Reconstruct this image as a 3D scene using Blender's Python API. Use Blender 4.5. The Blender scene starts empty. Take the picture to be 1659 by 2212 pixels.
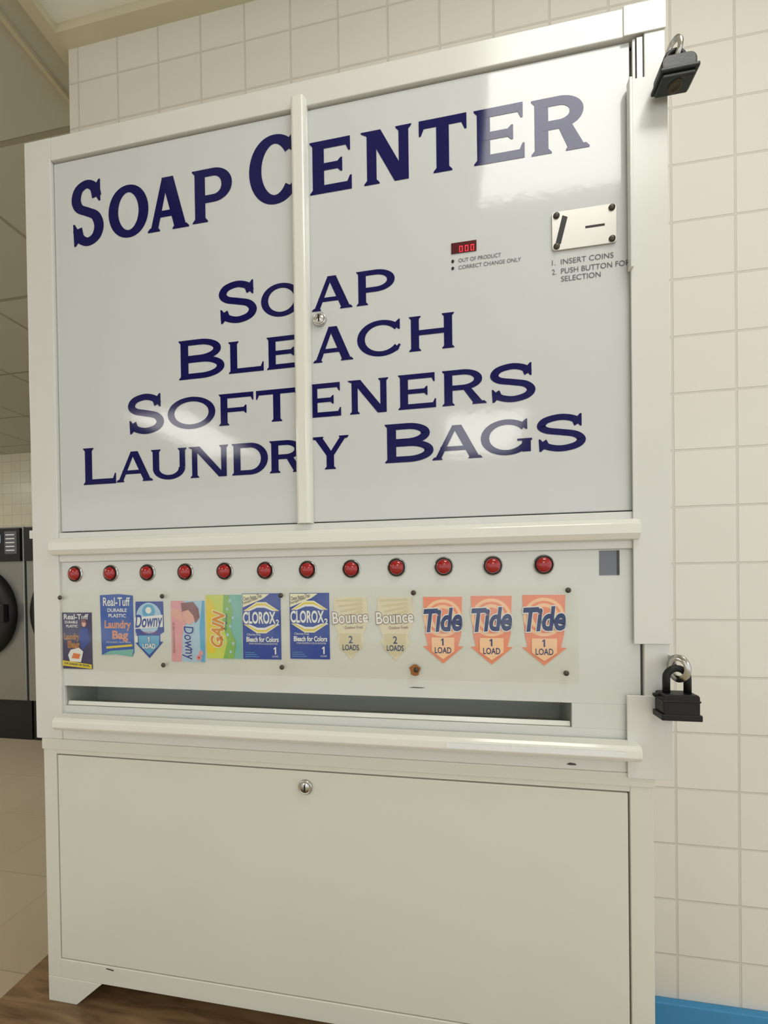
import bpy, bmesh, math, random
from mathutils import Vector, Matrix, Euler
random.seed(4)
S=bpy.context.scene
COL=S.collection
S.view_settings.view_transform='Standard'
S.view_settings.look='None'
S.view_settings.exposure=0.0

# ------------------------------------------------------------------ materials
def srgb(r,g,b):
    def c(v):
        v/=255.0
        return v/12.92 if v<=0.04045 else ((v+0.055)/1.055)**2.4
    return (c(r),c(g),c(b),1)
def new_mat(name):
    m=bpy.data.materials.new(name); m.use_nodes=True
    nt=m.node_tree; b=nt.nodes['Principled BSDF']
    return m,nt,b
def mat(name,col,rough=0.4,metal=0.0,spec=0.5,var=0.04,scale=8.0,bump=0.0,bscale=300.0,coat=0.0,emit=None,estr=0):
    m,nt,b=new_mat(name)
    b.inputs['Roughness'].default_value=rough
    b.inputs['Metallic'].default_value=metal
    b.inputs['Specular IOR Level'].default_value=spec
    b.inputs['Coat Weight'].default_value=coat
    b.inputs['Coat Roughness'].default_value=0.06
    tc=nt.nodes.new('ShaderNodeTexCoord')
    if var>0:
        n=nt.nodes.new('ShaderNodeTexNoise'); n.inputs['Scale'].default_value=scale; n.inputs['Detail'].default_value=5
        nt.links.new(tc.outputs['Object'],n.inputs['Vector'])
        mx=nt.nodes.new('ShaderNodeMix'); mx.data_type='RGBA'
        mx.inputs[6].default_value=[max(0,c*(1-var)) for c in col[:3]]+[1]
        mx.inputs[7].default_value=[min(1,c*(1+var)) for c in col[:3]]+[1]
        nt.links.new(n.outputs['Fac'],mx.inputs[0]); nt.links.new(mx.outputs[2],b.inputs['Base Color'])
    else: b.inputs['Base Color'].default_value=col
    if bump>0:
        n2=nt.nodes.new('ShaderNodeTexNoise'); n2.inputs['Scale'].default_value=bscale; n2.inputs['Detail'].default_value=2
        nt.links.new(tc.outputs['Object'],n2.inputs['Vector'])
        bp=nt.nodes.new('ShaderNodeBump'); bp.inputs['Strength'].default_value=bump; bp.inputs['Distance'].default_value=0.001
        nt.links.new(n2.outputs['Fac'],bp.inputs['Height']); nt.links.new(bp.outputs['Normal'],b.inputs['Normal'])
    if emit:
        b.inputs['Emission Color'].default_value=emit; b.inputs['Emission Strength'].default_value=estr
    return m
M_door=mat('glossy_door_white',srgb(207,210,209),rough=0.085,spec=0.46,var=0.02,bump=0.10,bscale=60)
M_frame=mat('painted_frame_white',srgb(218,219,213),rough=0.25,var=0.03,bump=0.1,bscale=90)
M_lower=mat('painted_cream_steel',srgb(216,216,203),rough=0.3,var=0.03,bump=0.1,bscale=120)
M_panel=mat('selection_panel_white',srgb(214,216,211),rough=0.22,var=0.03)
M_trim=mat('cream_trim',srgb(228,228,218),rough=0.16,var=0.03,coat=0.3)
M_inner=mat('slot_interior',srgb(165,169,161),rough=0.4,var=0.05)
M_navy=mat('navy_vinyl',srgb(4,4,80),rough=0.085,spec=0.34,var=0.02)
M_black=mat('black_plastic',srgb(20,20,20),rough=0.45,var=0.1,spec=0.35)
M_dark=mat('dark_gap',srgb(70,70,66),rough=0.6,var=0.1)
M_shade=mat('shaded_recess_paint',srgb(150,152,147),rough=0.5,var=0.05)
M_red=mat('red_button',srgb(158,10,14),rough=0.12,var=0.05,coat=0.5)
M_chrome=mat('chrome',srgb(195,195,190),rough=0.2,metal=1,var=0.04)
M_brushed=mat('brushed_steel',srgb(196,194,187),rough=0.42,metal=0.55,var=0.10,scale=25)
M_bolt=mat('dull_bolt',srgb(84,78,70),rough=0.4,metal=0.7,var=0.2,scale=200)
M_rust=mat('rust',srgb(150,95,45),rough=0.8,var=0.25,scale=150)
M_rubber=mat('dark_rubber',srgb(26,32,30),rough=0.4,var=0.15,scale=60,bump=0.2)
M_brass=mat('old_brass',srgb(70,62,46),rough=0.5,metal=0.6,var=0.3,scale=200)
M_grey=mat('grey_print',srgb(88,92,98),rough=0.3,var=0.02)
M_window=mat('display_window',srgb(80,8,20),rough=0.15,var=0.05)
M_led=mat('led_red',srgb(255,30,50),var=0,emit=srgb(255,40,60),estr=1.4)
M_steel=mat('stainless',srgb(146,146,143),rough=0.32,metal=0.7,var=0.08)
M_glassdark=mat('dark_glass',srgb(14,15,18),rough=0.08,var=0.1)
def pm(name,r,g,b,rough=0.35): return mat('ink_'+name,srgb(r,g,b),rough=rough,var=0.05,scale=60)
I=dict(white=pm('white',234,236,236),blue=pm('blue',22,80,175),royal=pm('royal',16,60,158),indigo=pm('indigo',48,38,92),
 navy=pm('navy',14,46,110),yellow=pm('yellow',228,204,50),red=pm('red',178,36,36),orange=pm('orange',226,120,62),gold=pm('gold',214,140,40),
 sky=pm('sky',90,170,215),pink=pm('pink',224,158,168),green=pm('green',130,182,84),lime=pm('lime',202,214,90),
 teal=pm('teal',118,184,176),beige=pm('beige',224,217,192),beige2=pm('beige2',212,203,170),salmon=pm('salmon',240,146,114),
 peach=pm('peach',250,204,164),skin=pm('skin',226,172,158),brown=pm('brown',132,84,86),mauve=pm('mauve',120,85,85),grey=pm('grey',90,90,100),
 cream=pm('cream',236,232,200),paleblue=pm('paleblue',170,205,232))
def acrylic():
    m,nt,b=new_mat('clear_acrylic')
    out=nt.nodes['Material Output']; nt.nodes.remove(b)
    t=nt.nodes.new('ShaderNodeBsdfTransparent'); t.inputs[0].default_value=(0.985,0.985,0.965,1)
    g=nt.nodes.new('ShaderNodeBsdfGlossy'); g.inputs['Roughness'].default_value=0.06
    n=nt.nodes.new('ShaderNodeTexNoise'); n.inputs['Scale'].default_value=14; n.inputs['Detail'].default_value=6
    mr=nt.nodes.new('ShaderNodeMapRange'); mr.inputs[1].default_value=0.4; mr.inputs[2].default_value=0.75; mr.inputs[3].default_value=0.01; mr.inputs[4].default_value=0.06
    tc=nt.nodes.new('ShaderNodeTexCoord'); nt.links.new(tc.outputs['Object'],n.inputs['Vector'])
    nt.links.new(n.outputs['Fac'],mr.inputs[0])
    mx=nt.nodes.new('ShaderNodeMixShader'); nt.links.new(mr.outputs[0],mx.inputs[0])
    nt.links.new(t.outputs[0],mx.inputs[1]); nt.links.new(g.outputs[0],mx.inputs[2]); nt.links.new(mx.outputs[0],out.inputs[0])
    return m
M_acr=acrylic()
def tile_mat(name,c1,c2,mort,size,ox,oz,axes,mortar=0.0022,rough=0.22,bumpd=0.002):
    m,nt,b=new_mat(name)
    tc=nt.nodes.new('ShaderNodeTexCoord'); sp=nt.nodes.new('ShaderNodeSeparateXYZ'); cb=nt.nodes.new('ShaderNodeCombineXYZ')
    nt.links.new(tc.outputs['Object'],sp.inputs[0])
    for i,(ax,off) in enumerate(zip(axes,(ox,oz))):
        ad=nt.nodes.new('ShaderNodeMath'); ad.operation='SUBTRACT'; ad.inputs[1].default_value=off-size*200
        nt.links.new(sp.outputs[ax],ad.inputs[0]); nt.links.new(ad.outputs[0],cb.inputs[i])
    br=nt.nodes.new('ShaderNodeTexBrick'); br.offset=0; br.squash=1; br.inputs['Scale'].default_value=1
    br.inputs['Brick Width'].default_value=size; br.inputs['Row Height'].default_value=size
    br.inputs['Mortar Size'].default_value=mortar; br.inputs['Mortar Smooth'].default_value=0.35
    br.inputs['Color1'].default_value=c1; br.inputs['Color2'].default_value=c2; br.inputs['Mortar'].default_value=mort
    nt.links.new(cb.outputs[0],br.inputs['Vector'])
    nt.links.new(br.outputs['Color'],b.inputs['Base Color'])
    n=nt.nodes.new('ShaderNodeTexNoise'); n.inputs['Scale'].default_value=9; nt.links.new(tc.outputs['Object'],n.inputs['Vector'])
    m1=nt.nodes.new('ShaderNodeMath'); m1.operation='MULTIPLY'; m1.inputs[1].default_value=0.5; nt.links.new(n.outputs['Fac'],m1.inputs[0])
    m2=nt.nodes.new('ShaderNodeMath'); m2.operation='SUBTRACT'; nt.links.new(m1.outputs[0],m2.inputs[0]); nt.links.new(br.outputs['Fac'],m2.inputs[1])
    bp=nt.nodes.new('ShaderNodeBump'); bp.inputs['Strength'].default_value=0.7; bp.inputs['Distance'].default_value=bumpd
    nt.links.new(m2.outputs[0],bp.inputs['Height']); nt.links.new(bp.outputs['Normal'],b.inputs['Normal'])
    b.inputs['Roughness'].default_value=rough
    return m
T=0.1157
M_tile=tile_mat('cream_wall_tile',srgb(225,222,211),srgb(222,219,208),srgb(210,206,195),T,0.425,1.242,(0,2),mortar=0.0023,rough=0.13)
M_tile2=tile_mat('far_wall_tile',srgb(234,229,208),srgb(230,224,202),srgb(205,199,178),T,0.0,0.0,(0,2))
M_floor=tile_mat('beige_floor_tile',srgb(196,181,154),srgb(191,176,149),srgb(170,155,130),0.305,0.1,0.2,(0,1),mortar=0.0016,rough=0.4,bumpd=0.0004)
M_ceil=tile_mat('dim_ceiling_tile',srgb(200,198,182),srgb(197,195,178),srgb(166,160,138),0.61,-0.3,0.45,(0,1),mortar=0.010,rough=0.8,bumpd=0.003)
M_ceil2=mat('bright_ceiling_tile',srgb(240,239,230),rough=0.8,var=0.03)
M_ctrim=mat('yellowed_trim',srgb(208,202,172),rough=0.5,var=0.05)
M_baseb=mat('blue_baseboard',srgb(62,142,192),rough=0.45,var=0.06)
M_light=mat('light_diffuser',srgb(255,252,240),var=0,emit=(1.0,0.99,0.95,1),estr=7.0)
def wood():
    m,nt,b=new_mat('worn_brown_wood')
    tc=nt.nodes.new('ShaderNodeTexCoord'); mp=nt.nodes.new('ShaderNodeMapping'); mp.inputs['Scale'].default_value=(3,22,22)
    nt.links.new(tc.outputs['Object'],mp.inputs[0])
    n=nt.nodes.new('ShaderNodeTexNoise'); n.inputs['Scale'].default_value=2.2; n.inputs['Detail'].default_value=8; n.inputs['Distortion'].default_value=1.2
    nt.links.new(mp.outputs[0],n.inputs['Vector'])
    cr=nt.nodes.new('ShaderNodeValToRGB'); cr.color_ramp.elements[0].position=0.3; cr.color_ramp.elements[0].color=srgb(88,64,42)
    cr.color_ramp.elements[1].position=0.75; cr.color_ramp.elements[1].color=srgb(152,122,86)
    nt.links.new(n.outputs['Fac'],cr.inputs[0]); nt.links.new(cr.outputs[0],b.inputs['Base Color']); b.inputs['Roughness'].default_value=0.45
    return m
M_wood=wood()

# ------------------------------------------------------------------ mesh builder
class MB:
    def __init__(s): s.v=[];s.f=[];s.m=[];s.mats=[];s.sm=[]
    def mi(s,m):
        if m not in s.mats: s.mats.append(m)
        return s.mats.index(m)
    def add(s,vs,fs,m,smooth=False):
        o=len(s.v); s.v+= [tuple(v) for v in vs]; k=s.mi(m)
        for f in fs: s.f.append([o+i for i in f]); s.m.append(k); s.sm.append(smooth)
    def box(s,x0,x1,y0,y1,z0,z1,m):
        vs=[(x,y,z) for x in (x0,x1) for y in (y0,y1) for z in (z0,z1)]
        s.add(vs,[(0,1,3,2),(4,6,7,5),(0,4,5,1),(2,3,7,6),(0,2,6,4),(1,5,7,3)],m)
    def prism_x(s,prof,x0,x1,m):
        n=len(prof); vs=[(x0,y,z) for y,z in prof]+[(x1,y,z) for y,z in prof]
        s.add(vs,[list(range(n)),list(range(2*n-1,n-1,-1))]+[(i,i+n,(i+1)%n+n,(i+1)%n) for i in range(n)],m)
    def prism_y(s,prof,y0,y1,m):
        n=len(prof)
        ar=sum(prof[i][0]*prof[(i+1)%n][1]-prof[(i+1)%n][0]*prof[i][1] for i in range(n))
        if ar<0: prof=prof[::-1]
        vs=[(x,y0,z) for x,z in prof]+[(x,y1,z) for x,z in prof]
        s.add(vs,[list(range(n)),list(range(2*n-1,n-1,-1))]+[(i,i+n,(i+1)%n+n,(i+1)%n) for i in range(n)],m)
    def lathe(s,c,prof,m,axis='y',n=40,smooth=True):
        c=Vector(c); vs=[];fs=[]
        for r,a in prof:
            for i in range(n):
                t=2*math.pi*i/n; p,q=r*math.cos(t),r*math.sin(t)
                if axis=='y': vs.append((c.x+p,c.y+a,c.z+q))
                elif axis=='x': vs.append((c.x+a,c.y+p,c.z+q))
                else: vs.append((c.x+p,c.y+q,c.z+a))
        for j in range(len(prof)-1):
            for i in range(n): fs.append((j*n+i,j*n+(i+1)%n,(j+1)*n+(i+1)%n,(j+1)*n+i))
        s.add(vs,fs,m,smooth)
        for j,flag in ((0,prof[0][0]),(len(prof)-1,prof[-1][0])):
            if flag>1e-6 and prof[0]!=prof[-1]: s.add(vs[j*n:(j+1)*n],[list(range(n))],m)
    def tube(s,pts,r,m,n=14):
        pts=[Vector(p) for p in pts]; vs=[];fs=[]
        ref=Vector((0,1,0))
        for k,p in enumerate(pts):
            d=(pts[min(k+1,len(pts)-1)]-pts[max(k-1,0)]).normalized()
            a=d.cross(ref)
            if a.length<1e-4: a=d.cross(Vector((1,0,0)))
            a.normalize(); b=d.cross(a)
            for i in range(n):
                t=2*math.pi*i/n; vs.append(p+a*(r*math.cos(t))+b*(r*math.sin(t)))
        for j in range(len(pts)-1):
            for i in range(n): fs.append((j*n+i,j*n+(i+1)%n,(j+1)*n+(i+1)%n,(j+1)*n+i))
        fs.append(list(range(n))); fs.append(list(range(len(pts)*n-n,len(pts)*n)))
        s.add(vs,fs,m,True)
    def obj(s,name,parent=None,bevel=0,label=None,origin=None,segs=2,recalc=True):
        me=bpy.data.meshes.new(name)
        o=Vector(origin) if origin else Vector((0,0,0))
        me.from_pydata([tuple(Vector(v)-o) for v in s.v],[],s.f)
        for m in s.mats: me.materials.append(m)
        for p,k,sm in zip(me.polygons,s.m,s.sm): p.material_index=k; p.use_smooth=sm
        if recalc:
            bm=bmesh.new(); bm.from_mesh(me); bmesh.ops.recalc_face_normals(bm,faces=bm.faces); bm.to_mesh(me); bm.free()
        ob=bpy.data.objects.new(name,me); COL.objects.link(ob); ob.location=o
        if parent:
            ob.parent=parent
            ob.matrix_parent_inverse=Matrix.Translation(-Vector(parent.location))
        if bevel>0:
            b=ob.modifiers.new('bevel','BEVEL'); b.width=bevel; b.segments=segs; b.limit_method='ANGLE'; b.angle_limit=math.radians(40)
        if label: ob['label']=label
        return ob
def empty(name,loc,label,cat,group=None):
    e=bpy.data.objects.new(name,None); COL.objects.link(e); e.location=loc; e.empty_display_size=0.1
    e['label']=label; e['category']=cat
    if group: e['group']=group
    return e

# ------------------------------------------------------------------ text helper
_tc={}
def text_mesh(s,bold=0.0,shear=0.0):
    k=(s,bold,shear)
    if k in _tc: return _tc[k]
    cu=bpy.data.curves.new('t','FONT'); cu.body=s; cu.size=1.0; cu.offset=bold; cu.shear=shear; cu.resolution_u=4
    ob=bpy.data.objects.new('t',cu); COL.objects.link(ob)
    dg=bpy.context.evaluated_depsgraph_get(); dg.update()
    me=bpy.data.meshes.new_from_object(ob.evaluated_get(dg))
    v=[(a.co.x,a.co.y) for a in me.vertices]; f=[list(p.vertices) for p in me.polygons]
    bpy.data.objects.remove(ob); bpy.data.curves.remove(cu); bpy.data.meshes.remove(me)
    _tc[k]=(v,f); return v,f
def art_text(mb,s,x0,x1,z0,z1,y,m,bold=0.0,shear=0.0,rot=0.0,outline=None,tilt=0.0):
    v,f=text_mesh(s,bold,shear)
    ax=min(p[0] for p in v);bx=max(p[0] for p in v);ay=min(p[1] for p in v);by=max(p[1] for p in v)
    cx,cz=(x0+x1)/2,(z0+z1)/2
    W,H=(x1-x0),(z1-z0)
    if rot in (90,-90): W,H=H,W
    sx,sy=W/(bx-ax),H/(by-ay)
    R=math.radians(rot+tilt); c,sn=math.cos(R),math.sin(R)
    def tr(p,yy):
        u=(p[0]-(ax+bx)/2)*sx; w=(p[1]-(ay+by)/2)*sy
        return (cx+u*c-w*sn,yy,cz+u*sn+w*c)
    if outline:
        om,ow=outline; v2,f2=text_mesh(s,bold+ow,shear)
        mb.add([tr(p,y+0.00012) for p in v2],f2,om)
    mb.add([tr(p,y) for p in v],f,m)
def one(mb,cx,z0,z1,y,m,outline=None):
    h=z1-z0
    def shp(g):
        w=h*.10+g; return [(cx-w,z0-g),(cx+w,z0-g),(cx+w,z1+g),(cx-w*.6,z1+g),(cx-h*.28-g,z1-h*.22+g),(cx-h*.28-g,z1-h*.36-g*.5),(cx-w,z1-h*.24)]
    if outline: mb.prism_y(shp(h*.07),y+.00008,y+.00012,outline)
    mb.prism_y(shp(0),y,y+.00005,m)

# ------------------------------------------------------------------ engraved-style small caps lettering
def poly_path(P,ts,th,closed=False):
    out=[];n=len(P);L=[]
    for i,p in enumerate(P):
        a=P[(i-1)%n] if (closed or i>0) else P[i]; b=P[(i+1)%n] if (closed or i<n-1) else P[i]
        dx,dz=b[0]-a[0],b[1]-a[1]; l=math.hypot(dx,dz) or 1; dx/=l;dz/=l
        w=0.5*math.sqrt((ts*dz)**2+(th*dx)**2)
        L.append(((p[0]-dz*w,p[1]+dx*w),(p[0]+dz*w,p[1]-dx*w)))
    for i in range(n if closed else n-1):
        a,b=L[i],L[(i+1)%n]; out.append([a[0],b[0],b[1],a[1]])
    return out
def catmull(P,k=8):
    Q=[P[0]]+P+[P[-1]];o=[]
    for i in range(1,len(Q)-2):
        p0,p1,p2,p3=Q[i-1:i+3]
        for j in range(k):
            t=j/k
            o.append(tuple(0.5*((2*p1[d])+(-p0[d]+p2[d])*t+(2*p0[d]-5*p1[d]+4*p2[d]-p3[d])*t*t+(-p0[d]+3*p1[d]-3*p2[d]+p3[d])*t**3) for d in (0,1)))
    o.append(P[-1]); return o
def ell(cx,cz,rx,rz,a0,a1,n=40):
    return [(cx+rx*math.cos(math.radians(a0+(a1-a0)*i/n)),cz+rz*math.sin(math.radians(a0+(a1-a0)*i/n))) for i in range(n+1)]
def glyph(ch,W,H,ts,th):
    P=[]; e=0.24*ts; st=0.28*th
    def A(*pts): P.append([list(pts)])
    def R(x0,z0,x1,z1): A((x0,z0),(x1,z0),(x1,z1),(x0,z1))
    def path(*a): P.append(poly_path(*a))
    def serif(xa,xb,top):
        z=H if top else 0; d=-1 if top else 1
        A((xa-e,z),(xb+e,z),(xb+e,z+d*st*0.6),(xb,z+d*st*2.0),(xa,z+d*st*2.0),(xa-e,z+d*st*0.6))
    def half(top):
        z=H if top else 0; d=-1 if top else 1
        A((0,z),(e,z),(e,z+d*st*2.0),(0,z+d*st*.6))
    def tick(x,z,dz,side):
        A((x,z),(x,z+dz),(x+side*st*0.8,z+dz),(x+side*ts*0.7,z))
    def stem(x,top=True,bot=True,w=None):
        w=w or ts; R(x,0,x+w,H)
        if top: serif(x,x+w,True)
        if bot: serif(x,x+w,False)
    def bowl(xs,zt,zb,xe):
        xm=xs+0.42*(xe-xs); rx=xe-ts/2-xm; cz=(zt+zb)/2; rz=(zt-zb)/2-th/2
        pts=[(xs,zt-th/2)]+ell(xm,cz,rx,rz,90,-90,24)+[(xs,zb+th/2)]
        path(pts,ts,th)
    if ch=='L':
        stem(e); R(e,0,W,th); tick(W,0,th+0.14*H,-1)
    elif ch=='E':
        stem(e,False,False); half(0); half(1)
        R(e,0,W,th); R(e,H-th,W*0.97,H); R(e,H*.5-th*.45,W*.78,H*.5+th*.45)
        tick(W,0,th+.11*H,-1); tick(W*.97,H,-(th+.11*H),-1); tick(W*.78,H*.5,.13*H,-1); tick(W*.78,H*.5,-.13*H,-1)
    elif ch=='F':
        stem(e,False,True); half(1)
        R(e,H-th,W,H); R(e,H*.48-th*.45,W*.8,H*.48+th*.45)
        tick(W,H,-(th+.11*H),-1); tick(W*.8,H*.48,.13*H,-1); tick(W*.8,H*.48,-.13*H,-1)
    elif ch=='T':
        R(0,H-th,W,H); x=W/2-ts/2; R(x,0,x+ts,H); serif(x,x+ts,False); tick(W,H,-(th+.13*H),-1); tick(0,H,-(th+.13*H),1)
    elif ch=='H':
        stem(e); stem(W-e-ts); R(e,H*.52-th*.5,W-e,H*.52+th*.5)
    elif ch=='N':
        w=ts*.8; R(e*2,0,e*2+w,H); serif(e*2,e*2+w,False); R(W-e-w,0,W-e,H); serif(W-e-w,W-e,True)
        A((e*2,H),(e*2+ts*1.15,H),(W-e,0),(W-e-ts*1.15,0)); A((0,H),(e*2,H),(e*2,H-st*2),(0,H-st*.6))
    elif ch=='A':
        ap=W*.5; b=e
        A((b,0),(b+ts*.75,0),(ap+ts*.1,H),(ap-ts*.55,H))
        A((W-b-ts*1.15,0),(W-b,0),(ap+ts*.55,H),(ap-ts*.6,H))
        z=H*.27; fr=z/H; R(b+(ap-b)*fr,z-th*.1,W-b-(W-b-ap)*fr-ts*.3,z+th*.75)
        serif(b,b+ts*.75,False); serif(W-b-ts*1.15,W-b,False)
    elif ch=='P':
        stem(e,False,True); half(1); bowl(e+ts*.5,H,H*.36,W)
    elif ch=='R':
        stem(e,False,True); half(1); bowl(e+ts*.5,H,H*.42,W*.93)
        A((W*.48,H*.46),(W*.48+ts*1.0,H*.46),(W-e*.5,0),(W-e*.5-ts*1.2,0)); serif(W-e*.5-ts*1.2,W-e*.5,False)
    elif ch=='B':
        stem(e,False,False); half(0); half(1)
        bowl(e+ts*.5,H,H*.5-th*.3,W*.93); bowl(e+ts*.5,H*.5+th*.4,0,W)
    elif ch=='D':
        stem(e,False,False); half(0); half(1); bowl(e+ts*.5,H,0,W)
    elif ch=='U':
        w=ts*.85; zc=H*.38
        R(e,zc,e+ts,H); serif(e,e+ts,True); R(W-e-w,zc,W-e,H); serif(W-e-w,W-e,True)
        path([(e+ts/2,zc+.001)]+ell(W/2,zc,W/2-e-ts/2,zc-th/2,180,360,30),ts,th)
    elif ch=='Y':
        A((e,H),(e+ts*1.1,H),(W/2+ts*.5,H*.42),(W/2-ts*.5,H*.42)); A((W-e-ts*.8,H),(W-e,H),(W/2+ts*.5,H*.42),(W/2-ts*.3,H*.42))
        R(W/2-ts/2,0,W/2+ts/2,H*.44); serif(W/2-ts/2,W/2+ts/2,False); serif(e,e+ts*1.1,True); serif(W-e-ts*.8,W-e,True)
    elif ch=='O':
        o=.015*H
        path(ell(W/2,H/2,W/2-ts/2,H/2-th/2+o,0,360,56)[:-1],ts,th,True)
    elif ch in 'CG':
        o=.015*H; a=38
        pts=ell(W*.52,H/2,W*.52-ts/2,H/2-th/2+o,a,360-a,48); path(pts,ts,th)
        x,z=pts[0]; s2=.42*th; A((x-ts*.55,z+th*.55),(x+s2*.9,H*1.0),(x+s2*1.4,H*1.0),(x+s2*1.4,z-th*.45),(x+s2*.7,z-th*.45))
        if ch=='C':
            x,z=pts[-1]; A((x-ts*.5,z-th*.6),(x+s2*.9,z+th*.5),(x+s2*1.7,z+th*.25),(x+s2*.2,z-th*.9))
        else:
            R(W-ts*1.05,H*.06,W-ts*.05,H*.44); A((W-ts*1.6,H*.44),(W+e*.4,H*.44),(W+e*.4,H*.44-s2),(W-ts*1.6,H*.44-s2))
    elif ch=='S':
        ix,iz=ts*.5,th*.5; w,h=W-2*ix,H-2*iz
        c=[(.90,.76),(.80,.93),(.50,1.01),(.16,.93),(.04,.75),(.17,.60),(.5,.52),(.83,.43),(.97,.25),(.84,.07),(.5,-.01),(.18,.07),(.07,.24)]
        path(catmull([(ix+x*w,iz+z*h) for x,z in c],6),ts,th*1.15)
        x=ix+.90*w; A((x+ts*.2,H*1.0),(x+ts*.38,H*1.0),(x+ts*.38,H*.66),(x+ts*.2,H*.66),(x-ts*.45,H*.84))
        x=ix+.07*w; A((x-ts*.2,0),(x-ts*.38,0),(x-ts*.46,H*.35),(x-ts*.28,H*.35),(x+ts*.5,H*.14))
    return P
YT=0.0014
def letter(mb,ch,x0,x1,z0,z1,ts,th):
    for k,grp in enumerate(glyph(ch,x1-x0,z1-z0,ts,th)):
        for p in grp:
            n=len(p); ar=sum(p[i][0]*p[(i+1)%n][1]-p[(i+1)%n][0]*p[i][1] for i in range(n))
            if ar<0: p=p[::-1]
            mb.add([(x0+a,YT-k*0.00003,z0+b) for a,b in p],[list(range(n))],M_navy)

# ================================================================== VENDING MACHINE
FZ=-0.69; PZ=-0.505
vm=empty('vending_machine',(0.55,0.13,PZ),'tall white steel soap vending machine on a wooden platform','vending machine')
D0,D1=0.002,0.262
b=MB()
b.box(0,0.02,0.0,D1,0.0,1.125,M_frame); b.box(1.08,1.10,0.0,D1,0.0,1.125,M_frame)
b.box(0.02,1.08,0.0,D1,1.105,1.125,M_frame); b.box(0.02,1.08,0.25,D1,0.0,1.105,M_frame)
b.box(0.02,1.08,0.002,0.25,0.0,0.012,M_frame)
b.box(0.0,0.057,-0.004,0.012,0.0,1.125,M_frame)
b.box(0.0574,1.10,-0.0036,0.012,1.083,1.125,M_frame)
b.box(1.072,1.10,-0.004,0.012,0.334,1.083,M_frame)
b.box(1.0655,1.10,-0.004,0.012,0.0,0.334,M_frame)
b.box(0.0574,1.072,-0.003,0.012,0.334,0.389,M_frame)
b.box(0.0574,1.0655,-0.003,0.012,0.0,0.046,M_frame)
body=b.obj('upper_cabinet',vm,bevel=0.0012)
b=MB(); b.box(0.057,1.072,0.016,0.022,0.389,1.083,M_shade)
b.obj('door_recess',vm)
def door(x0,x1,name):
    d=MB(); d.box(x0,x1,0.0018,0.0155,0.3915,1.0805,M_door); return d.obj(name,vm,bevel=0.0012,label='glossy white enamel panel door with navy lettering')
dl=door(0.0585,0.543,'door'); dr=door(0.545,1.0545,'door')
def words(items,parent,name):
    m=MB()
    for it in items: letter(m,*it)
    return m.obj(name,parent,recalc=False,label='navy blue engraved-style capital lettering')
big=(0.0200,0.0135); sm=(0.0130,0.0082); bg=(0.0150,0.0098)
zb=0.922; zc=0.938
words([('S',.094,.165,zb-.002,zb+.115,*big),('O',.174,.256,zb,zb+.092,*big),('A',.254,.336,zb,zb+.094,*big),('P',.343,.419,zb+.002,zb+.094,*big)],dl,'lettering')
words([('C',.451,.541,zc-.002,zc+.112,.0225,.0155)],dl,'lettering')
words([('E',.560,.632,zc,zc+.087,*big),('N',.648,.731,zc,zc+.087,*big),('T',.743,.818,zc+.001,zc+.087,*big),('E',.829,.905,zc+.001,zc+.086,*big),('R',.915,.996,zc,zc+.084,*big)],dr,'lettering')
z=.744
words([('S',.388,.463,z-.001,z+.069,*bg),('O',.469,.542,z,z+.055,*sm)],dl,'lettering')
words([('A',.560,.630,z,z+.056,*sm),('P',.637,.701,z,z+.056,*sm)],dr,'lettering')
z=.655
words([('B',.311,.399,z-.002,z+.067,*bg),('L',.407,.472,z,z+.055,*sm),('E',.478,.541,z,z+.055,*sm)],dl,'lettering')
z=.660
words([('A',.561,.630,z-.002,z+.056,*sm),('C',.637,.714,z-.001,z+.056,*sm),('H',.723,.795,z,z+.056,*sm)],dr,'lettering')
z=.566
words([('S',.204,.281,z-.002,z+.068,*bg),('O',.287,.380,z,z+.055,*sm),('F',.387,.452,z,z+.055,*sm),('T',.457,.532,z,z+.055,*sm)],dl,'lettering')
words([('E',.551,.608,z+.001,z+.057,*sm),('N',.620,.688,z+.001,z+.057,*sm),('E',.704,.765,z+.002,z+.058,*sm),('R',.775,.842,z+.002,z+.058,*sm),('S',.847,.919,z+.001,z+.059,*sm)],dr,'lettering')
z=.478
words([('L',.110,.179,z-.001,z+.067,*bg),('A',.180,.255,z,z+.055,*sm),('U',.252,.323,z,z+.055,*sm),('N',.327,.403,z,z+.055,*sm),('D',.410,.477,z,z+.055,*sm),('R',.480,.542,z,z+.055,*sm)],dl,'lettering')
words([('Y',.556,.620,z+.001,z+.056,*sm)],dr,'lettering')
words([('B',.681,.760,z+.005,z+.068,*bg),('A',.758,.836,z+.005,z+.059,*sm),('G',.834,.910,z+.007,z+.061,*sm),('S',.916,.991,z+.008,z+.063,*sm)],dr,'lettering')
# instructions
yt=0.0012
m=MB()
art_text(m,'OUT OF PRODUCT',.803,.868,.7925,.7985,yt,M_grey); art_text(m,'CORRECT CHANGE ONLY',.803,.898,.7815,.7875,yt,M_grey)
for zz in (.7955,.7845): m.prism_y([(.794+.0022*math.cos(t*math.pi/8),zz+.0022*math.sin(t*math.pi/8)) for t in range(16)],.0006,.0018,M_black)
m.obj('indicator_print',dr,recalc=False,label='small grey printed indicator captions')
m=MB()
art_text(m,'1.',.943,.948,.768,.776,yt,M_grey); art_text(m,'INSERT COINS',.956,1.030,.768,.776,yt,M_grey)
art_text(m,'2.',.943,.949,.754,.762,yt,M_grey); art_text(m,'PUSH BUTTON FOR',.956,1.0525,.754,.762,yt,M_grey); art_text(m,'SELECTION',.956,1.012,.742,.750,yt,M_grey)
m.obj('instruction_print',dr,recalc=False,label='small grey printed operating instructions')
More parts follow.
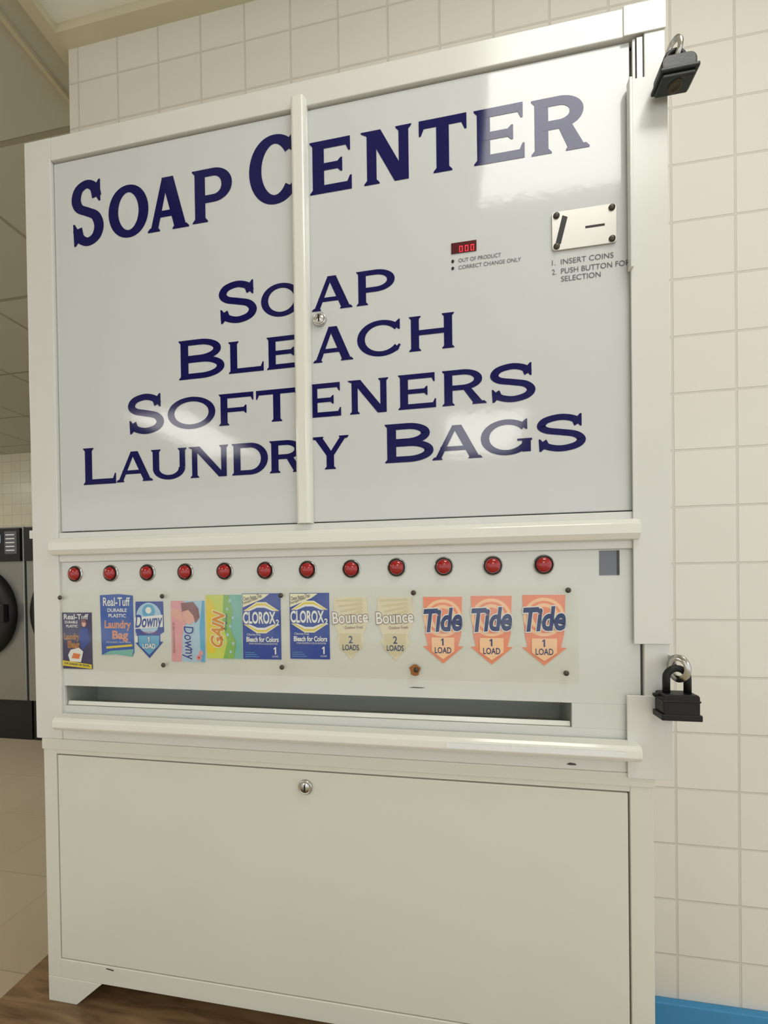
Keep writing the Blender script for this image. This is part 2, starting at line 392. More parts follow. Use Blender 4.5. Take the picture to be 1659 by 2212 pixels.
# display
m=MB(); m.box(.792,.831,.0002,.0017,.8070,.8235,M_window)
disp=m.obj('digital_display',vm,bevel=0.0004,label='dark red digital price display')
m=MB()
for i in range(3):
    x=.8045+i*.0088; z0,z1=.8078,.8170; w=.0050; t=.0009; y=-.0001
    for r in ((x,x+w,z1-t,z1),(x,x+t,z0,z1),(x+w-t,x+w,z0,z1),(x,x+w,z0,z0+t*.7)): m.box(r[0],r[1],y,y+.0002,r[2],r[3],M_led)
m.obj('display_digits',disp,label='glowing red zeros')
def rrect(x0,x1,z0,z1,r,n=6):
    o=[]
    for cx,cz,a in ((x1-r,z1-r,0),(x0+r,z1-r,90),(x0+r,z0+r,180),(x1-r,z0+r,270)):
        for i in range(n+1):
            t=math.radians(a+90*i/n); o.append((cx+r*math.cos(t),cz+r*math.sin(t)))
    return o
m=MB(); m.prism_y(rrect(.943,1.034,.7885,.8465,.005),-.0010,.0017,M_brushed)
cp=m.obj('coin_plate',vm,bevel=.0004,label='brushed steel coin entry plate')
m=MB(); m.prism_y([(.9480,.799),(.9555,.7975),(.9655,.836),(.958,.8395)],-.0016,-.0008,M_black)
m.obj('coin_slot',cp,label='thick dark slanted coin slot')
m=MB(); m.prism_y([(.9905,.8155),(1.0175,.8155),(1.0175,.8185),(.9905,.8185)],-.0014,-.0008,M_black)
m.obj('coin_slot',cp,label='short narrow horizontal slot')
for x,zz in ((.9495,.8405),(1.0275,.8405),(.9495,.7945),(1.0275,.7945)):
    m=MB(); m.lathe((x,-.0010,zz),[(.0048,0),(.0044,-.0016),(.0028,-.003),(0,-.0034)],M_bolt,n=20); m.obj('bolt',cp)
# centre strip
m=MB(); prof=[]
xc,hw=.544,.0142
for i in range(17):
    t=math.pi*i/16; prof.append((xc+hw*math.cos(t),-.0145*min(1,math.sin(t)*1.25)))
n=len(prof); vs=[(x,y+.001,.389) for x,y in prof]+[(x,y+.001,1.092) for x,y in prof]
m.add(vs,[(i,i+1,i+1+n,i+n) for i in range(n-1)],M_trim,True); m.add(vs,[list(range(n)),list(range(2*n-1,n-1,-1)),(0,n,2*n-1,n-1)],M_trim)
m.obj('center_strip',vm,label='cream rounded vertical steel strip')
def cam_lock(x,zz,y,r,parent):
    m=MB(); m.lathe((x,y,zz),[(r,0),(r,-.004),(r*.86,-.006),(r*.8,-.0052),(r*.62,-.0052),(r*.55,-.0065),(0,-.0065)],M_chrome,n=32)
    o=m.obj('lock',parent,label='round chrome keyed lock')
    k=MB(); k.box(x-.0012,x+.0012,y-.0072,y-.0064,zz-.0055,zz+.0055,M_black); k.obj('keyhole',parent)
cam_lock(.5735,.729,.0015,.0115,dr)
# ledge and shelf
m=MB(); m.prism_x([(-.003,.379),(-.011,.3765),(-.0165,.370),(-.0165,.356),(-.012,.3475),(-.003,.346)],.048,1.058,M_trim); m.obj('upper_ledge',vm,bevel=.0012,label='cream steel ledge moulding')
m=MB(); m.prism_x([(-.003,.050),(-.022,.0475),(-.0265,.043),(-.0275,.031),(-.022,.0245),(-.003,.023)],.060,1.053,M_trim); m.obj('lower_shelf',vm,bevel=.0015,label='cream steel shelf lip below the slot')
m=MB(); m.box(.775,1.03,-.0278,-.0272,.0325,.0405,I['white']); m.obj('tape_strip',vm,label='worn white tape strip')
def chip(pts,y): 
    m=MB(); m.prism_y(pts,y-.0004,y+.0002,M_dark); m.obj('paint_chip',vm,recalc=False,label='dark paint chip')
chip([(.955,.0075),(.960,.0065),(.970,.0070),(.968,.0095),(.960,.0105)],-.0030)
chip([(.092,.3905),(.100,.3900),(.102,.3915),(.093,.3918)],.0012)
chip([(.108,.3903),(.124,.3900),(.126,.3912),(.110,.3915)],.0012)
chip([(.140,-.4265),(.156,-.4285),(.157,-.4262),(.142,-.4248)],-.002)
chip([(.715,.1165),(.735,.1160),(.742,.1172),(.722,.1178)],.0010)
# selection panel with slot opening
m=MB()
m.box(.057,1.0620,.001,.006,.1005,.334,M_panel); m.box(.057,1.0620,.001,.006,.046,.0625,M_panel)
m.box(.965,1.0620,.001,.006,.0625,.1005,M_panel); m.box(.057,.0595,.001,.006,.0625,.1005,M_panel)
sel=m.obj('selection_panel',vm,bevel=.0006,label='white steel selection panel')
m=MB(); m.box(1.0622,1.0653,.003,.008,.046,.334,M_dark); m.obj('panel_gap',vm)
m=MB()
m.box(.0595,.965,.075,.078,.040,.150,M_inner); m.box(.0595,.965,.006,.075,.1015,.104,M_inner)
m.prism_x([(.006,.0605),(.006,.0625),(.075,.052),(.075,.050)],.0595,.965,M_inner)
m.box(.0575,.0595,.006,.078,.04,.15,M_inner); m.box(.965,.967,.006,.078,.04,.15,M_inner)
m.prism_x([(.0065,.063),(.009,.070),(.012,.063)],.06,.964,M_trim)
m.obj('delivery_slot',vm,label='long grey delivery slot tray')
# buttons
for i in range(12):
    x=.089+.0761*i; zz=.3115 if i<8 else .3125
    m=MB(); m.lathe((x,.001,zz),[(.0158,0),(.0155,-.002),(.0138,-.0028)],M_chrome,n=36)
    m.lathe((x,.001,zz),[(.0142,-.0022),(.0140,-.0036),(.0118,-.0036),(.0118,-.002)],M_black,n=36)
    bt=m.obj('push_button',vm,label='round red push button with dark bezel')
    m=MB(); m.lathe((x,.001,zz),[(.0116,-.003),(.0114,-.0050),(.0098,-.0072),(.006,-.0088),(.0025,-.0094),(0,-.0095)],M_red,n=36); m.obj('button_cap',bt)
m=MB(); m.box(1.006,1.034,.0003,.0009,.295,.332,mat('dark_window',srgb(112,116,124),rough=.25,var=.08)); m.box(1.030,1.034,.0001,.0008,.295,.332,M_dark); m.obj('coin_return_window',vm,label='small dark rectangular opening')

# --- product cards
YC=0.0
def card_base(mb,pts,m,layer=0):
    mb.prism_y(pts,YC-layer*.00025,.0009-layer*.0002 if layer==0 else YC-layer*.00025+.00012,m)
def q(x0,z0,x1,z1): return [(x0,z0),(x1,z0),(x1,z1),(x0,z1)]
def yl(l): return YC-.00025*l
def disc(cx,cz,rx,rz,n=28): return [(cx+rx*math.cos(2*math.pi*t/n),cz+rz*math.sin(2*math.pi*t/n)) for t in range(n)]
def finish(mb,label,nm='product_card'): return mb.obj(nm,vm,recalc=False,label=label)
# 1
m=MB(); x0,x1,z0,z1=.0585,.122,.133,.239
card_base(m,q(x0,z0,x1,z1),I['indigo'])
art_text(m,'Real-Tuff',x0+.004,x1-.006,z1-.013,z1-.003,yl(2),I['white'],bold=.02)
art_text(m,'DURABLE',x0+.006,x0+.034,z1-.0205,z1-.0155,yl(2),I['white'],bold=.02); art_text(m,'PLASTIC',x0+.009,x0+.034,z1-.028,z1-.023,yl(2),I['white'],bold=.02)
art_text(m,'Laundry',x0+.004,x0+.036,z0+.052,z0+.066,yl(2),I['red'],outline=(I['yellow'],.03)); art_text(m,'Bag',x0+.012,x0+.036,z0+.036,z0+.052,yl(2),I['red'],outline=(I['yellow'],.03))
cxp,czp=x0+.047,z0+.085
card_base(m,disc(cxp,czp,.0045,.006,14),I['skin'],1)
card_base(m,[(cxp-.006,czp+.003),(cxp-.005,czp+.009),(cxp+.004,czp+.0095),(cxp+.007,czp-.004),(cxp+.004,czp+.002)],I['brown'],2)
card_base(m,[(cxp-.008,czp-.008),(cxp+.009,czp-.008),(cxp+.012,czp-.034),(cxp-.004,czp-.050),(cxp-.010,czp-.03)],I['royal'],1)
card_base(m,[(x0+.016,z0+.014),(x0+.040,z0+.013),(x0+.045,z0+.033),(x0+.036,z0+.040),(x0+.018,z0+.036),(x0+.012,z0+.026)],I['white'],3)
card_base(m,[(x0+.020,z0+.020),(x0+.036,z0+.019),(x0+.039,z0+.028),(x0+.024,z0+.030)],I['orange'],4)
card_base(m,[(x0,z0+.006),(x1,z0+.001),(x1,z0+.009),(x0,z0+.016)],I['yellow'],5)
art_text(m,'FOR LAUNDRY OR TRAVEL',x0+.004,x1-.004,z0+.0065,z0+.0105,yl(6),I['indigo'],bold=.02,tilt=-5)
finish(m,'dark indigo laundry bag product card')
# 2
m=MB(); x0,x1,z0,z1=.141,.2105,.160,.273
card_base(m,[(x0+.002,z0),(x0+.03,z0+.002),(x1-.004,z0-.002),(x1,z0+.006),(x1-.001,z1-.003),(x0+.04,z1),(x0,z1-.002)],I['blue'])
art_text(m,'Real-Tuff',x0+.007,x1-.006,z1-.022,z1-.006,yl(2),I['white'],bold=.015)
art_text(m,'DURABLE',x0+.016,x1-.013,z1-.033,z1-.0265,yl(2),I['white'],bold=.02); art_text(m,'PLASTIC',x0+.018,x1-.015,z1-.043,z1-.0365,yl(2),I['white'],bold=.02)
art_text(m,'Laundry',x0+.010,x1-.006,z0+.046,z0+.064,yl(2),I['orange'],outline=(I['peach'],.025)); art_text(m,'Bag',x0+.026,x1-.012,z0+.026,z0+.045,yl(2),I['orange'],outline=(I['peach'],.025))
card_base(m,[(x0+.012,z0+.012),(x1-.003,z0+.017),(x1-.003,z0+.021),(x0+.012,z0+.016)],I['yellow'],1)
card_base(m,[(x0+.002,z0),(x0+.03,z0+.002),(x1-.004,z0-.002),(x1,z0+.012),(x0+.02,z0+.008)],I['teal'],1)
art_text(m,'FOR LAUNDRY, TRASH, TRAVEL',x0+.012,x1-.005,z0+.0225,z0+.0255,yl(2),I['white'])
finish(m,'blue laundry bag product card')
# 3
m=MB(); x0,x1,z0,z1=.2125,.272,.156,.259; cx=(x0+x1)/2
card_base(m,[(x0+.002,z1-.055),(x0+.004,z1-.060),(x0+.006,z0+.028),(x0+.001,z0+.028),(cx,z0),(x1-.002,z0+.030),(x1-.008,z0+.030),(x1-.008,z1-.060),(x1,z1-.055),(x1-.001,z1),(x0+.003,z1)],I['royal'])
card_base(m,disc(cx,z1-.030,.026,.028),I['paleblue'],1)
card_base(m,disc(cx,z1-.018,.013,.013),I['sky'],2)
card_base(m,disc(cx,z1-.016,.006,.006),I['white'],3)
card_base(m,[(x0+.001,z1-.050),(x1-.001,z1-.046),(x1-.001,z1-.024),(x0+.001,z1-.029)],I['white'],3)
art_text(m,'Downy',x0+.002,x1-.001,z1-.054,z1-.023,yl(5),I['royal'],shear=.3,bold=.015,tilt=3)
art_text(m,'April Fresh',x0+.016,x1-.014,z1-.059,z1-.054,yl(5),I['red'],shear=.2)
card_base(m,[(x0+.0005,z0+.040),(x0+.0065,z0+.040),(x0+.0065,z0+.0282),(x0+.0005,z0+.0282)],I['white'],1)
card_base(m,[(x0+.008,z0+.041),(x1-.009,z0+.041),(x1-.010,z0+.024),(cx,z0+.006),(x0+.009,z0+.024)],I['sky'],1)
one(m,cx,z0+.0290,z0+.0390,yl(3),I['white'],I['navy']); art_text(m,'LOAD',cx-.013,cx+.013,z0+.0175,z0+.0265,yl(3),I['white'],bold=.035,outline=(I['navy'],.04))
finish(m,'blue and white fabric softener card with arrow')
# 4
m=MB(); x0,x1,z0,z1=.2875,.353,.151,.260
card_base(m,q(x0,z0,x1,z1),I['paleblue']); card_base(m,[(x0,z0),(x0+.020,z0),(x0+.022,z0+.05),(x0+.034,z1-.03),(x0+.026,z1),(x0,z1)],I['pink'],1)
card_base(m,[(x1-.008,z0),(x1,z0),(x1,z1),(x1-.004,z1),(x1-.010,z0+.06)],I['sky'],1)
card_base(m,[(x0+.020,z1-.004),(x0+.044,z1-.002),(x0+.054,z1-.014),(x0+.056,z1-.030),(x0+.048,z1-.040),(x0+.044,z1-.026),(x0+.034,z1-.016),(x0+.022,z1-.020)],I['brown'],3)
card_base(m,[(x0+.022,z1-.018),(x0+.034,z1-.012),(x0+.046,z1-.022),(x0+.046,z1-.036),(x0+.038,z1-.043),(x0+.028,z1-.038)],I['skin'],2)
card_base(m,[(x0,z1-.014),(x0+.016,z1-.016),(x0+.026,z1-.032),(x0+.022,z1-.040),(x0+.008,z1-.030),(x0,z1-.028)],I['skin'],2)
art_text(m,'Downy',x0+.020,x0+.046,z0+.003,z0+.064,yl(4),I['royal'],rot=-90,bold=.02,shear=.15,tilt=3,outline=(I['white'],.035))
card_base(m,disc(x0+.054,z0+.008,.0055,.0055,16),I['pink'],3)
card_base(m,disc(x0+.058,z0+.016,.0045,.0045,16),I['pink'],3)
card_base(m,disc(x0+.054,z0+.008,.002,.002,10),I['red'],5)
art_text(m,'ULTRA CONCENTRATED',x0+.003,x0+.007,z0+.015,z0+.07,yl(3),I['mauve'],rot=-90)
finish(m,'pink and pale blue fabric softener card turned sideways')
# 5
m=MB(); x0,x1,z0,z1=.3565,.4235,.158,.270
card_base(m,q(x0,z0,x1,z1),I['teal'])
card_base(m,[(x0,z0),(x0+.040,z0),(x0+.046,z0+.03),(x0+.036,z1-.05),(x0+.040,z1),(x0,z1)],I['lime'],1)
card_base(m,[(x0+.032,z0),(x0+.052,z0),(x0+.056,z0+.03),(x0+.046,z1-.06),(x0+.050,z1-.03),(x0+.044,z1),(x0+.034,z1),(x0+.031,z1-.05),(x0+.040,z0+.03)],I['green'],2)
card_base(m,[(x0,z0+.012),(x0+.014,z0+.008),(x0+.024,z0+.03),(x0+.022,z0+.07),(x0+.012,z1-.010),(x0,z1-.004)],I['yellow'],2)
for i in range(7): card_base(m,disc(x0+.046+.006*math.sin(i*2.1),z0+.012+i*.015,.0022,.003,10),I['paleblue'],3)
art_text(m,'GAIN',x0+.010,x0+.034,z0+.020,z0+.084,yl(4),I['gold'],rot=90,bold=.03,shear=.3,tilt=-6,outline=(I['cream'],.05))
art_text(m,'original',x0+.036,x0+.041,z0+.050,z0+.078,yl(4),I['navy'],rot=90,tilt=-4)
finish(m,'green and yellow detergent card turned sideways')
def bleach(x0,x1,z0,z1):
    m=MB(); w=x1-x0
    card_base(m,q(x0,z0,x1,z1),I['royal'])
    card_base(m,[(x0+.001,z1-.024),(x0+.001,z1-.001),(x0+w*.72,z1-.001),(x0+w*.55,z1-.009)],I['cream'],1)
    art_text(m,'Cleans Better Than',x0+.002,x0+w*.52,z1-.010,z1-.003,yl(2),I['grey'],bold=.01,tilt=10)
    art_text(m,'Detergent Alone!',x0+.001,x0+w*.42,z1-.016,z1-.010,yl(2),I['grey'],bold=.01,tilt=18)
    cx,cz=(x0+x1)/2,z0+.072
    d=lambda s,t:[(cx-w*.46*s,cz+.012*s),(cx-w*.46*s,cz-.012*s),(cx-w*.12*s,cz-.027*t),(cx+w*.12*s,cz-.027*t),(cx+w*.46*s,cz-.012*s),(cx+w*.46*s,cz+.012*s),(cx+w*.12*s,cz+.027*t),(cx-w*.12*s,cz+.027*t)]
    card_base(m,d(1,1),I['cream'],2); card_base(m,d(.95,.90),I['yellow'],3); card_base(m,d(.90,.78),I['white'],4); card_base(m,d(.80,.64),I['royal'],5)
    card_base(m,q(x0+.001,cz-.0115,x1-.001,cz+.0115),I['royal'],6)
    art_text(m,'CLOROX',x0+.002,x1-.0085,cz-.0105,cz+.0105,yl(8),I['white'],bold=.03); art_text(m,'2',x1-.0080,x1-.002,cz-.013,cz-.003,yl(8),I['white'],bold=.03)
    art_text(m,'Chlorine Free',x0+.008,x0+.034,z0+.041,z0+.045,yl(3),I['white']); art_text(m,'Bleach for Colors',x0+.007,x1-.004,z0+.030,z0+.039,yl(3),I['white'],bold=.03)
    art_text(m,'STAIN FIGHTER & COLOR BOOSTER',x0+.012,x1-.006,z0+.0255,z0+.0285,yl(3),I['white'])
    one(m,x1-.010,z0+.009,z0+.0215,yl(3),I['white']); art_text(m,'LOAD',x1-.016,x1-.005,z0+.004,z0+.007,yl(3),I['white'])
    for i in range(3): card_base(m,q(x0+.004,z0+.004+i*.0035,x0+.030-.004*i,z0+.0048+i*.0035),I['sky'],2)
    finish(m,'royal blue colour bleach product card')
bleach(.4255,.496,.158,.272); bleach(.5125,.5825,.160,.272)
def sheets(x0,x1,z0,z1):
    m=MB(); cx=(x0+x1)/2
    card_base(m,[(x0+.002,z1-.03),(x0+.004,z1-.046),(x0+.011,z0+.040),(x0+.007,z0+.030),(cx,z0),(x1-.007,z0+.030),(x1-.011,z0+.040),(x1-.003,z1-.046),(x1-.001,z1-.03),(x1-.003,z1),(x0+.003,z1)],I['beige'])
    for i in range(5): card_base(m,[(x0+.006+i*.004,z1-.004-i*.009),(x1-.012,z1-.002-i*.006),(x1-.008,z1-.006-i*.006),(x0+.006+i*.004,z1-.007-i*.009)],I['beige2'],1)
    card_base(m,[(x0+.012,z0+.044),(x1-.013,z0+.044),(x1-.014,z0+.018),(cx,z0+.006),(x0+.013,z0+.018)],I['beige2'],1)
    art_text(m,'Bounce',x0,x1-.001,z1-.043,z1-.023,yl(3),I['white'],bold=.02,tilt=3,outline=(I['mauve'],.035))
    art_text(m,'Outdoor Fresh',x0+.021,x1-.010,z1-.052,z1-.047,yl(3),I['mauve'],tilt=2)
    art_text(m,'2',cx-.0035,cx+.0035,z0+.028,z0+.040,yl(3),I['navy'],bold=.01); art_text(m,'LOADS',cx-.014,cx+.014,z0+.016,z0+.0255,yl(3),I['navy'],bold=.015)
    finish(m,'faded beige dryer sheet card with arrow')
sheets(.588,.650,.160,.264); sheets(.6625,.725,.160,.264)
def tide(x0,x1,z0,z1):
    m=MB(); cx=(x0+x1)/2
    card_base(m,[(x0+.004,z1-.060),(x0+.008,z0+.028),(x0+.000,z0+.0275),(cx,z0),(x1-.000,z0+.0275),(x1-.008,z0+.028),(x1-.003,z1-.060),(x1-.001,z1),(x0+.001,z1)],I['salmon'])
    for r,mt,l in ((.0305,'peach',1),(.0255,'salmon',2),(.0215,'peach',3),(.0160,'salmon',4)):
        card_base(m,disc(cx,z1-.034,r,r*.98,36),I[mt],l)
    card_base(m,[(x0+.014,z0+.042),(x1-.014,z0+.042),(x1-.014,z0+.020),(cx,z0+.007),(x0+.014,z0+.020)],I['peach'],5)
    art_text(m,'Tide',x0+.002,x1-.001,z1-.056,z1-.018,yl(7),I['navy'],bold=.035,shear=.25,tilt=3,outline=(I['white'],.03))
    one(m,cx,z0+.029,z0+.0405,yl(6),I['navy']); art_text(m,'LOAD',cx-.013,cx+.013,z0+.0165,z0+.0265,yl(6),I['navy'],bold=.015)
    finish(m,'salmon orange detergent card with arrow and navy script')
tide(.739,.803,.157,.264); tide(.8145,.879,.157,.265); tide(.893,.958,.157,.266)
# acrylic cover
m=MB(); m.box(.0585,.9745,-.0052,-.0038,.131,.281,M_acr); cover=m.obj('clear_cover',vm,label='scratched clear acrylic cover sheet')
for x,zz in ((.0600,.2675),(.274,.2685),(.499,.2685),(.725,.271),(.960,.273),(.274,.145),(.499,.146),(.728,.147),(.956,.147)):
    m=MB(); m.lathe((x,-.0052,zz),[(.0042,0),(.0040,-.001),(.0026,-.0022),(0,-.0026)],M_bolt,n=18); m.obj('screw',cover)
m=MB(); pts=[(.726+.0085*math.cos(t*.3927)*(1+.2*math.sin(t*2)),.1465+.0095*math.sin(t*.3927)) for t in range(16)]
m.prism_y(pts,-.0053,-.0052,M_rust); m.obj('rust_ring',cover)

# --- security plates
m=MB(); m.box(1.044,1.1005,-.0060,-.0038,1.082,1.1255,M_frame); m.obj('corner_plate',vm,bevel=.0008,label='white steel corner plate')
m=MB(); m.box(1.0505,1.101,-.0075,-.0042,.193,1.016,M_frame); m.box(1.0475,1.052,-.0150,-.0042,.74,1.012,M_frame); m.obj('security_bar',vm,bevel=.0008,label='white steel security bar')
m=MB(); m.box(1.040,1.101,-.0078,-.0045,-.006,.117,M_frame); m.obj('security_plate',vm,bevel=.0008,label='white steel lower security plate')
m=MB(); m.box(1.0625,1.0700,-.0030,.004,1.017,1.079,M_steel); m.box(1.0575,1.0610,-.001,.003,1.00,1.08,M_frame); m.obj('hinge',vm,label='grey steel hinge strip')
# hasp eyes
def eye(zz,ang,R,r):
    m=MB(); x=1.0985
    m.lathe((0,0,0),[(r,-.0018),(R,-.0018),(R,.0018),(r,.0018),(r,-.0018)],M_chrome,axis='x',n=28)
    for i,v in enumerate(m.v): m.v[i]=(v[0],v[1]*.8,v[2])
    c,s=math.cos(ang),math.sin(ang)
    m.v=[(x+a*c-b_*s,-.030+a*s+b_*c,zz+d) for a,b_,d in m.v]
    m.box(x-.0016,x+.0016,-.0215,-.004,zz-.004,zz+.014,M_chrome)
    m.obj('hasp_eye',vm,label='steel hasp eye')
eye(1.019,.45,.0160,.0090); eye(.163,.6,.0195,.0105)

# --- lower cabinet
m=MB()
m.box(.013,.030,0.0,D1,-.457,0.0,M_lower); m.box(1.060,1.077,0.0,D1,-.457,0.0,M_lower); m.box(.03,1.06,.25,D1,-.457,0.0,M_lower); m.box(.03,1.06,.002,.25,-.457,-.447,M_lower)
m.box(.013,.041,-.002,.012,-.457,-.002,M_lower); m.box(1.045,1.077,-.002,.012,-.457,-.002,M_lower)
m.box(.041,1.045,-.002,.012,-.029,-.002,M_lower); m.box(.041,1.045,-.002,.012,-.457,-.4215,M_lower)
m.box(.012,1.079,-.0045,.012,-.020,0.0,M_lower)
def footp(s,xa):
    return [((xa+s*a),c) for a,c in [(0,-.457),(.118,-.457),(.062,PZ),(0,PZ)]]
m.prism_y(footp(1,.013),-.002,.004,M_lower); m.prism_y(footp(-1,1.077),-.002,.004,M_lower)
for xa,xb in ((.013,.017),(1.073,1.077)): m.box(xa,xb,.004,D1,PZ,-.457,M_lower)
m.obj('lower_cabinet',vm,bevel=.0012,label='cream steel base cabinet with flared feet')
m=MB(); m.box(.0405,1.0455,.014,.018,-.4225,-.028,M_dark); m.obj('door_recess',vm)
m=MB(); m.box(.0430,1.0425,-.0012,.013,-.4200,-.0315,M_lower); ld=m.obj('access_door',vm,bevel=.0014,label='plain cream steel access door')
cam_lock(.537,-.057,-.0012,.0125,ld)

# ================================================================== PADLOCKS
def padlock(x,y,ztop,zbody,bw,bd,bh,label,style,rr,sr):
    e=empty('padlock',(x,y,zbody-bh),label,'padlock')
    m=MB()
    if style==0:
        m.prism_y(rrect(x-bw/2,x+bw/2,zbody-bh*.78,zbody,.010),y-bd/2,y+bd/2,M_rubber)
        m.box(x-bw/2-.0025,x+bw/2+.0025,y-bd/2-.0025,y+bd/2+.0025,zbody-bh*.80,zbody-bh*.60,M_rubber)
        m.box(x-bw/2+.001,x+bw/2-.001,y-bd/2+.001,y+bd/2-.001,zbody-bh,zbody-bh*.78,M_rubber)
    else:
        m.prism_y(rrect(x-bw/2,x+bw/2,zbody-bh*.80,zbody,.004),y-bd/2,y+bd/2,M_black)
        m.box(x-bw/2-.0012,x+bw/2+.0012,y-bd/2-.001,y+bd/2+.001,zbody-bh*.30,zbody-bh*.22,M_black)
        m.box(x-bw/2-.0025,x+bw/2+.0025,y-bd/2-.0015,y+bd/2+.0015,zbody-bh,zbody-bh*.76,M_black)
        m.box(x-bw/2-.008,x-bw/2+.001,y-.002,y+.002,zbody-.006,zbody-.001,M_black)
    m.obj('lock_body',e,bevel=.0022,segs=3)
    m=MB(); r=rr; pts=[(x-r,y,zbody-.002),(x-r,y,ztop-r)]+[(x+r*math.cos(math.radians(180-15*i)),y,ztop-r+r*math.sin(math.radians(15*i))) for i in range(1,12)]+[(x+r,y,ztop-r),(x+r,y,zbody-.002)]
    m.tube(pts,sr,M_black); m.obj('shackle',e)
    m=MB(); m.lathe((x,y,zbody-bh),[(.0085,.001),(.0085,-.0012),(.006,-.0016),(.005,-.0006),(0,-.0006)],M_brass,axis='z',n=28); m.obj('key_cylinder',e,label='tarnished key cylinder')
    return e
padlock(1.0995,-.030,1.017,1.000,.044,.027,.030,'rubber-jacketed dark padlock hanging at the upper hasp of the machine',0,.0115,.0038)
padlock(1.0960,-.030,.163,.129,.046,.026,.036,'plain black padlock hanging at the lower hasp of the machine',1,.0135,.0048)

# ================================================================== SETTING
def struct(mb,name,**kw):
    o=mb.obj(name,None,**kw); o['kind']='structure'; return o
CZ=1.70
m=MB(); m.box(-.181,3.2,.27,.45,FZ,CZ,M_tile); struct(m,'wall_back')
m=MB(); m.box(-7,3.2,3.11,3.25,FZ,CZ,M_tile2); struct(m,'wall_far')
m=MB(); m.box(-7.1,-7,-5.5,3.25,FZ,CZ,M_tile2); struct(m,'wall_left')
m=MB(); m.box(-7.1,3.2,-5.5,3.25,FZ-.1,FZ,M_floor); struct(m,'floor')
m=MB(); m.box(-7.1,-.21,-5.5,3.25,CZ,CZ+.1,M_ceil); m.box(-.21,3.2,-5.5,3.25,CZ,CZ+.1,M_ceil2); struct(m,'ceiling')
m=MB(); m.box(-.181,3.2,.255,.27,FZ,-.583,M_baseb); struct(m,'baseboard_back',bevel=.002)
m=MB(); m.box(-.181,3.2,.235,.27,CZ-.022,CZ,M_ctrim); m.box(-.181,3.2,.150,.162,CZ-.010,CZ,M_ctrim); struct(m,'trim_1')
m=MB(); m.box(-.215,-.181,-5.5,.45,CZ-.022,CZ,M_ctrim); m.box(-.30,-.288,-5.5,.45,CZ-.012,CZ,M_ctrim); struct(m,'trim_2')
for i,(x0,x1,y0,y1) in enumerate(((.90,1.50,-.93,-.33),(.72,1.42,-4.15,-2.95),(-1.90,-1.35,-3.6,-2.4),(-4.6,-4.0,-2.4,-1.2),(-3.3,-2.5,-1.1,.4),(-5.6,-5.0,.6,1.8))):  # leftmost three are unseen fill panels, added to brighten the room
    e=empty('ceiling_or_fill_light',((x0+x1)/2,(y0+y1)/2,CZ),'recessed rectangular fluorescent ceiling light with white diffuser; the leftmost three are added unseen fill','ceiling light','fluorescent ceiling lights')
    m=MB(); m.box(x0,x1,y0,y1,CZ-.012,CZ-.004,M_light); m.obj('diffuser',e)
    m=MB(); f=.02
    m.box(x0-f,x1+f,y0-f,y0,CZ-.016,CZ-.0005,M_frame); m.box(x0-f,x1+f,y1,y1+f,CZ-.016,CZ-.0005,M_frame); m.box(x0-f,x0,y0,y1,CZ-.016,CZ-.0005,M_frame); m.box(x1,x1+f,y0,y1,CZ-.016,CZ-.0005,M_frame); m.obj('light_frame',e)
m=MB(); m.box(-.086,1.135,-.32,.2545,FZ,PZ,M_wood); p=m.obj('wooden_platform',None,bevel=.004); p['label']='low worn brown wooden platform under the vending machine'; p['category']='platform'
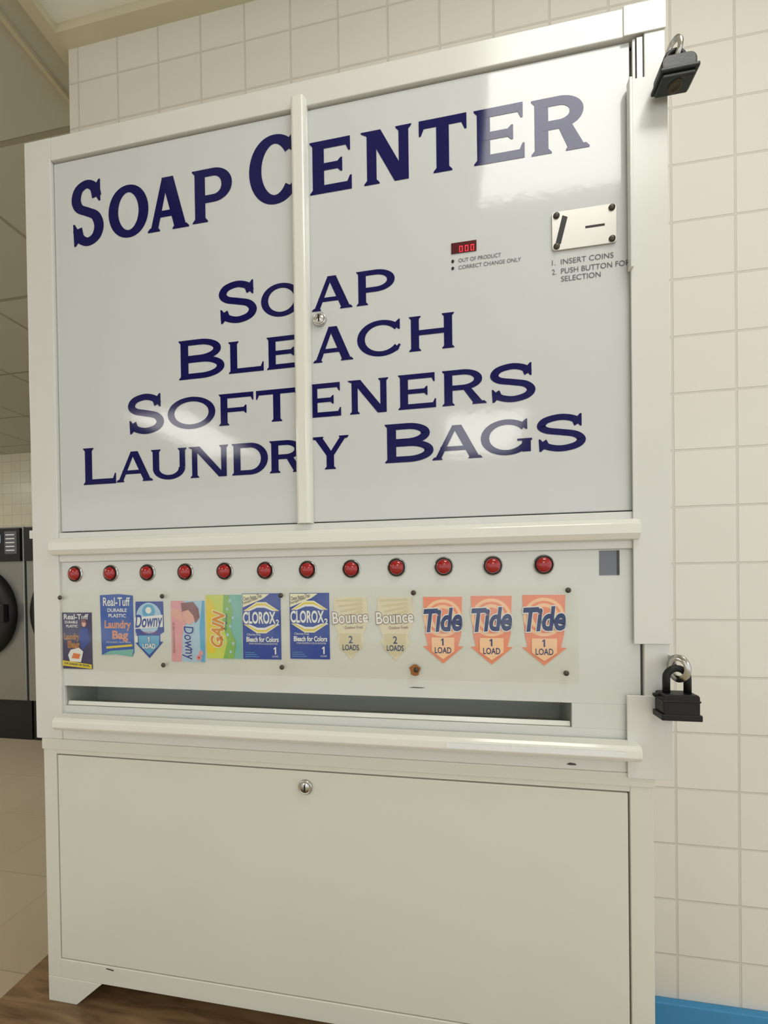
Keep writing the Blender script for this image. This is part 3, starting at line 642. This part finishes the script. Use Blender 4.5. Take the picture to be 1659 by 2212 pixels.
# ================================================================== WASHERS
WY=1.50
def washer(xl):
    xr=xl+.685; zt=.650; zb=FZ+.255
    e=empty('washing_machine',((xl+xr)/2,WY+.4,FZ),'stainless front-loading washer with black round door on a black plinth','washing machine','row of front-loading washers')
    m=MB(); m.box(xl,xr,WY,WY+.8,zb,zt,M_steel); m.obj('washer_body',e,bevel=.006)
    m=MB(); m.box(xl,xr,WY+.03,WY+.8,FZ,zb-.001,M_black); m.obj('plinth',e)
    m=MB(); m.box(xl+.01,xr-.01,WY-.015,WY-.001,zt-.215,zt-.01,M_black)
    m.box(xr-.27,xr-.15,WY-.017,WY-.0145,zt-.10,zt-.05,I['paleblue']); m.box(xr-.12,xr-.03,WY-.017,WY-.0145,zt-.17,zt-.03,I['grey'])
    for k in range(5): m.box(xr-.11,xr-.045,WY-.0185,WY-.0165,zt-.055-k*.024,zt-.048-k*.024,I['white'])
    for k in range(4): m.box(xr-.27+k*.03,xr-.252+k*.03,WY-.018,WY-.0145,zt-.15,zt-.135,I['grey'])
    m.box(xl+.05,xl+.3,WY-.017,WY-.0145,zt-.08,zt-.03,I['white']); m.obj('control_panel',e,bevel=.002)
    c=(xl+.685/2,WY-.001,.115)
    m=MB(); m.lathe(c,[(.29,0),(.285,-.03),(.245,-.045),(.19,-.045),(.18,-.03)],M_black,n=56); dd=m.obj('washer_door',e)
    m=MB(); m.lathe(c,[(.185,-.030),(.16,-.045),(.08,-.060),(0,-.064)],M_glassdark,n=48); m.obj('door_glass',dd)
    m=MB(); m.box(c[0]+.235,c[0]+.275,WY-.075,WY-.045,.06,.17,M_black); m.obj('door_handle',dd,bevel=.006)
for i in range(0,3): washer(-3.23+.70*i)
# ================================================================== CAMERA, WORLD
cam=bpy.data.cameras.new('camera'); co=bpy.data.objects.new('camera',cam); COL.objects.link(co)
cam.sensor_fit='VERTICAL'; cam.sensor_height=22.12; cam.lens=9.0; cam.shift_y=151.8/2212; cam.clip_start=0.02
co.matrix_world=Matrix.Translation((.79158,-.67325,.29445)) @ Matrix.Rotation(.16927,4,'Z') @ Matrix.Rotation(math.pi/2-.00868,4,'X') @ Matrix.Rotation(-.01407,4,'Z')
S.camera=co
w=bpy.data.worlds.new('world'); S.world=w; w.use_nodes=True
bg_=w.node_tree.nodes['Background']; bg_.inputs[0].default_value=(0.965,0.985,1.0,1); bg_.inputs[1].default_value=1.18
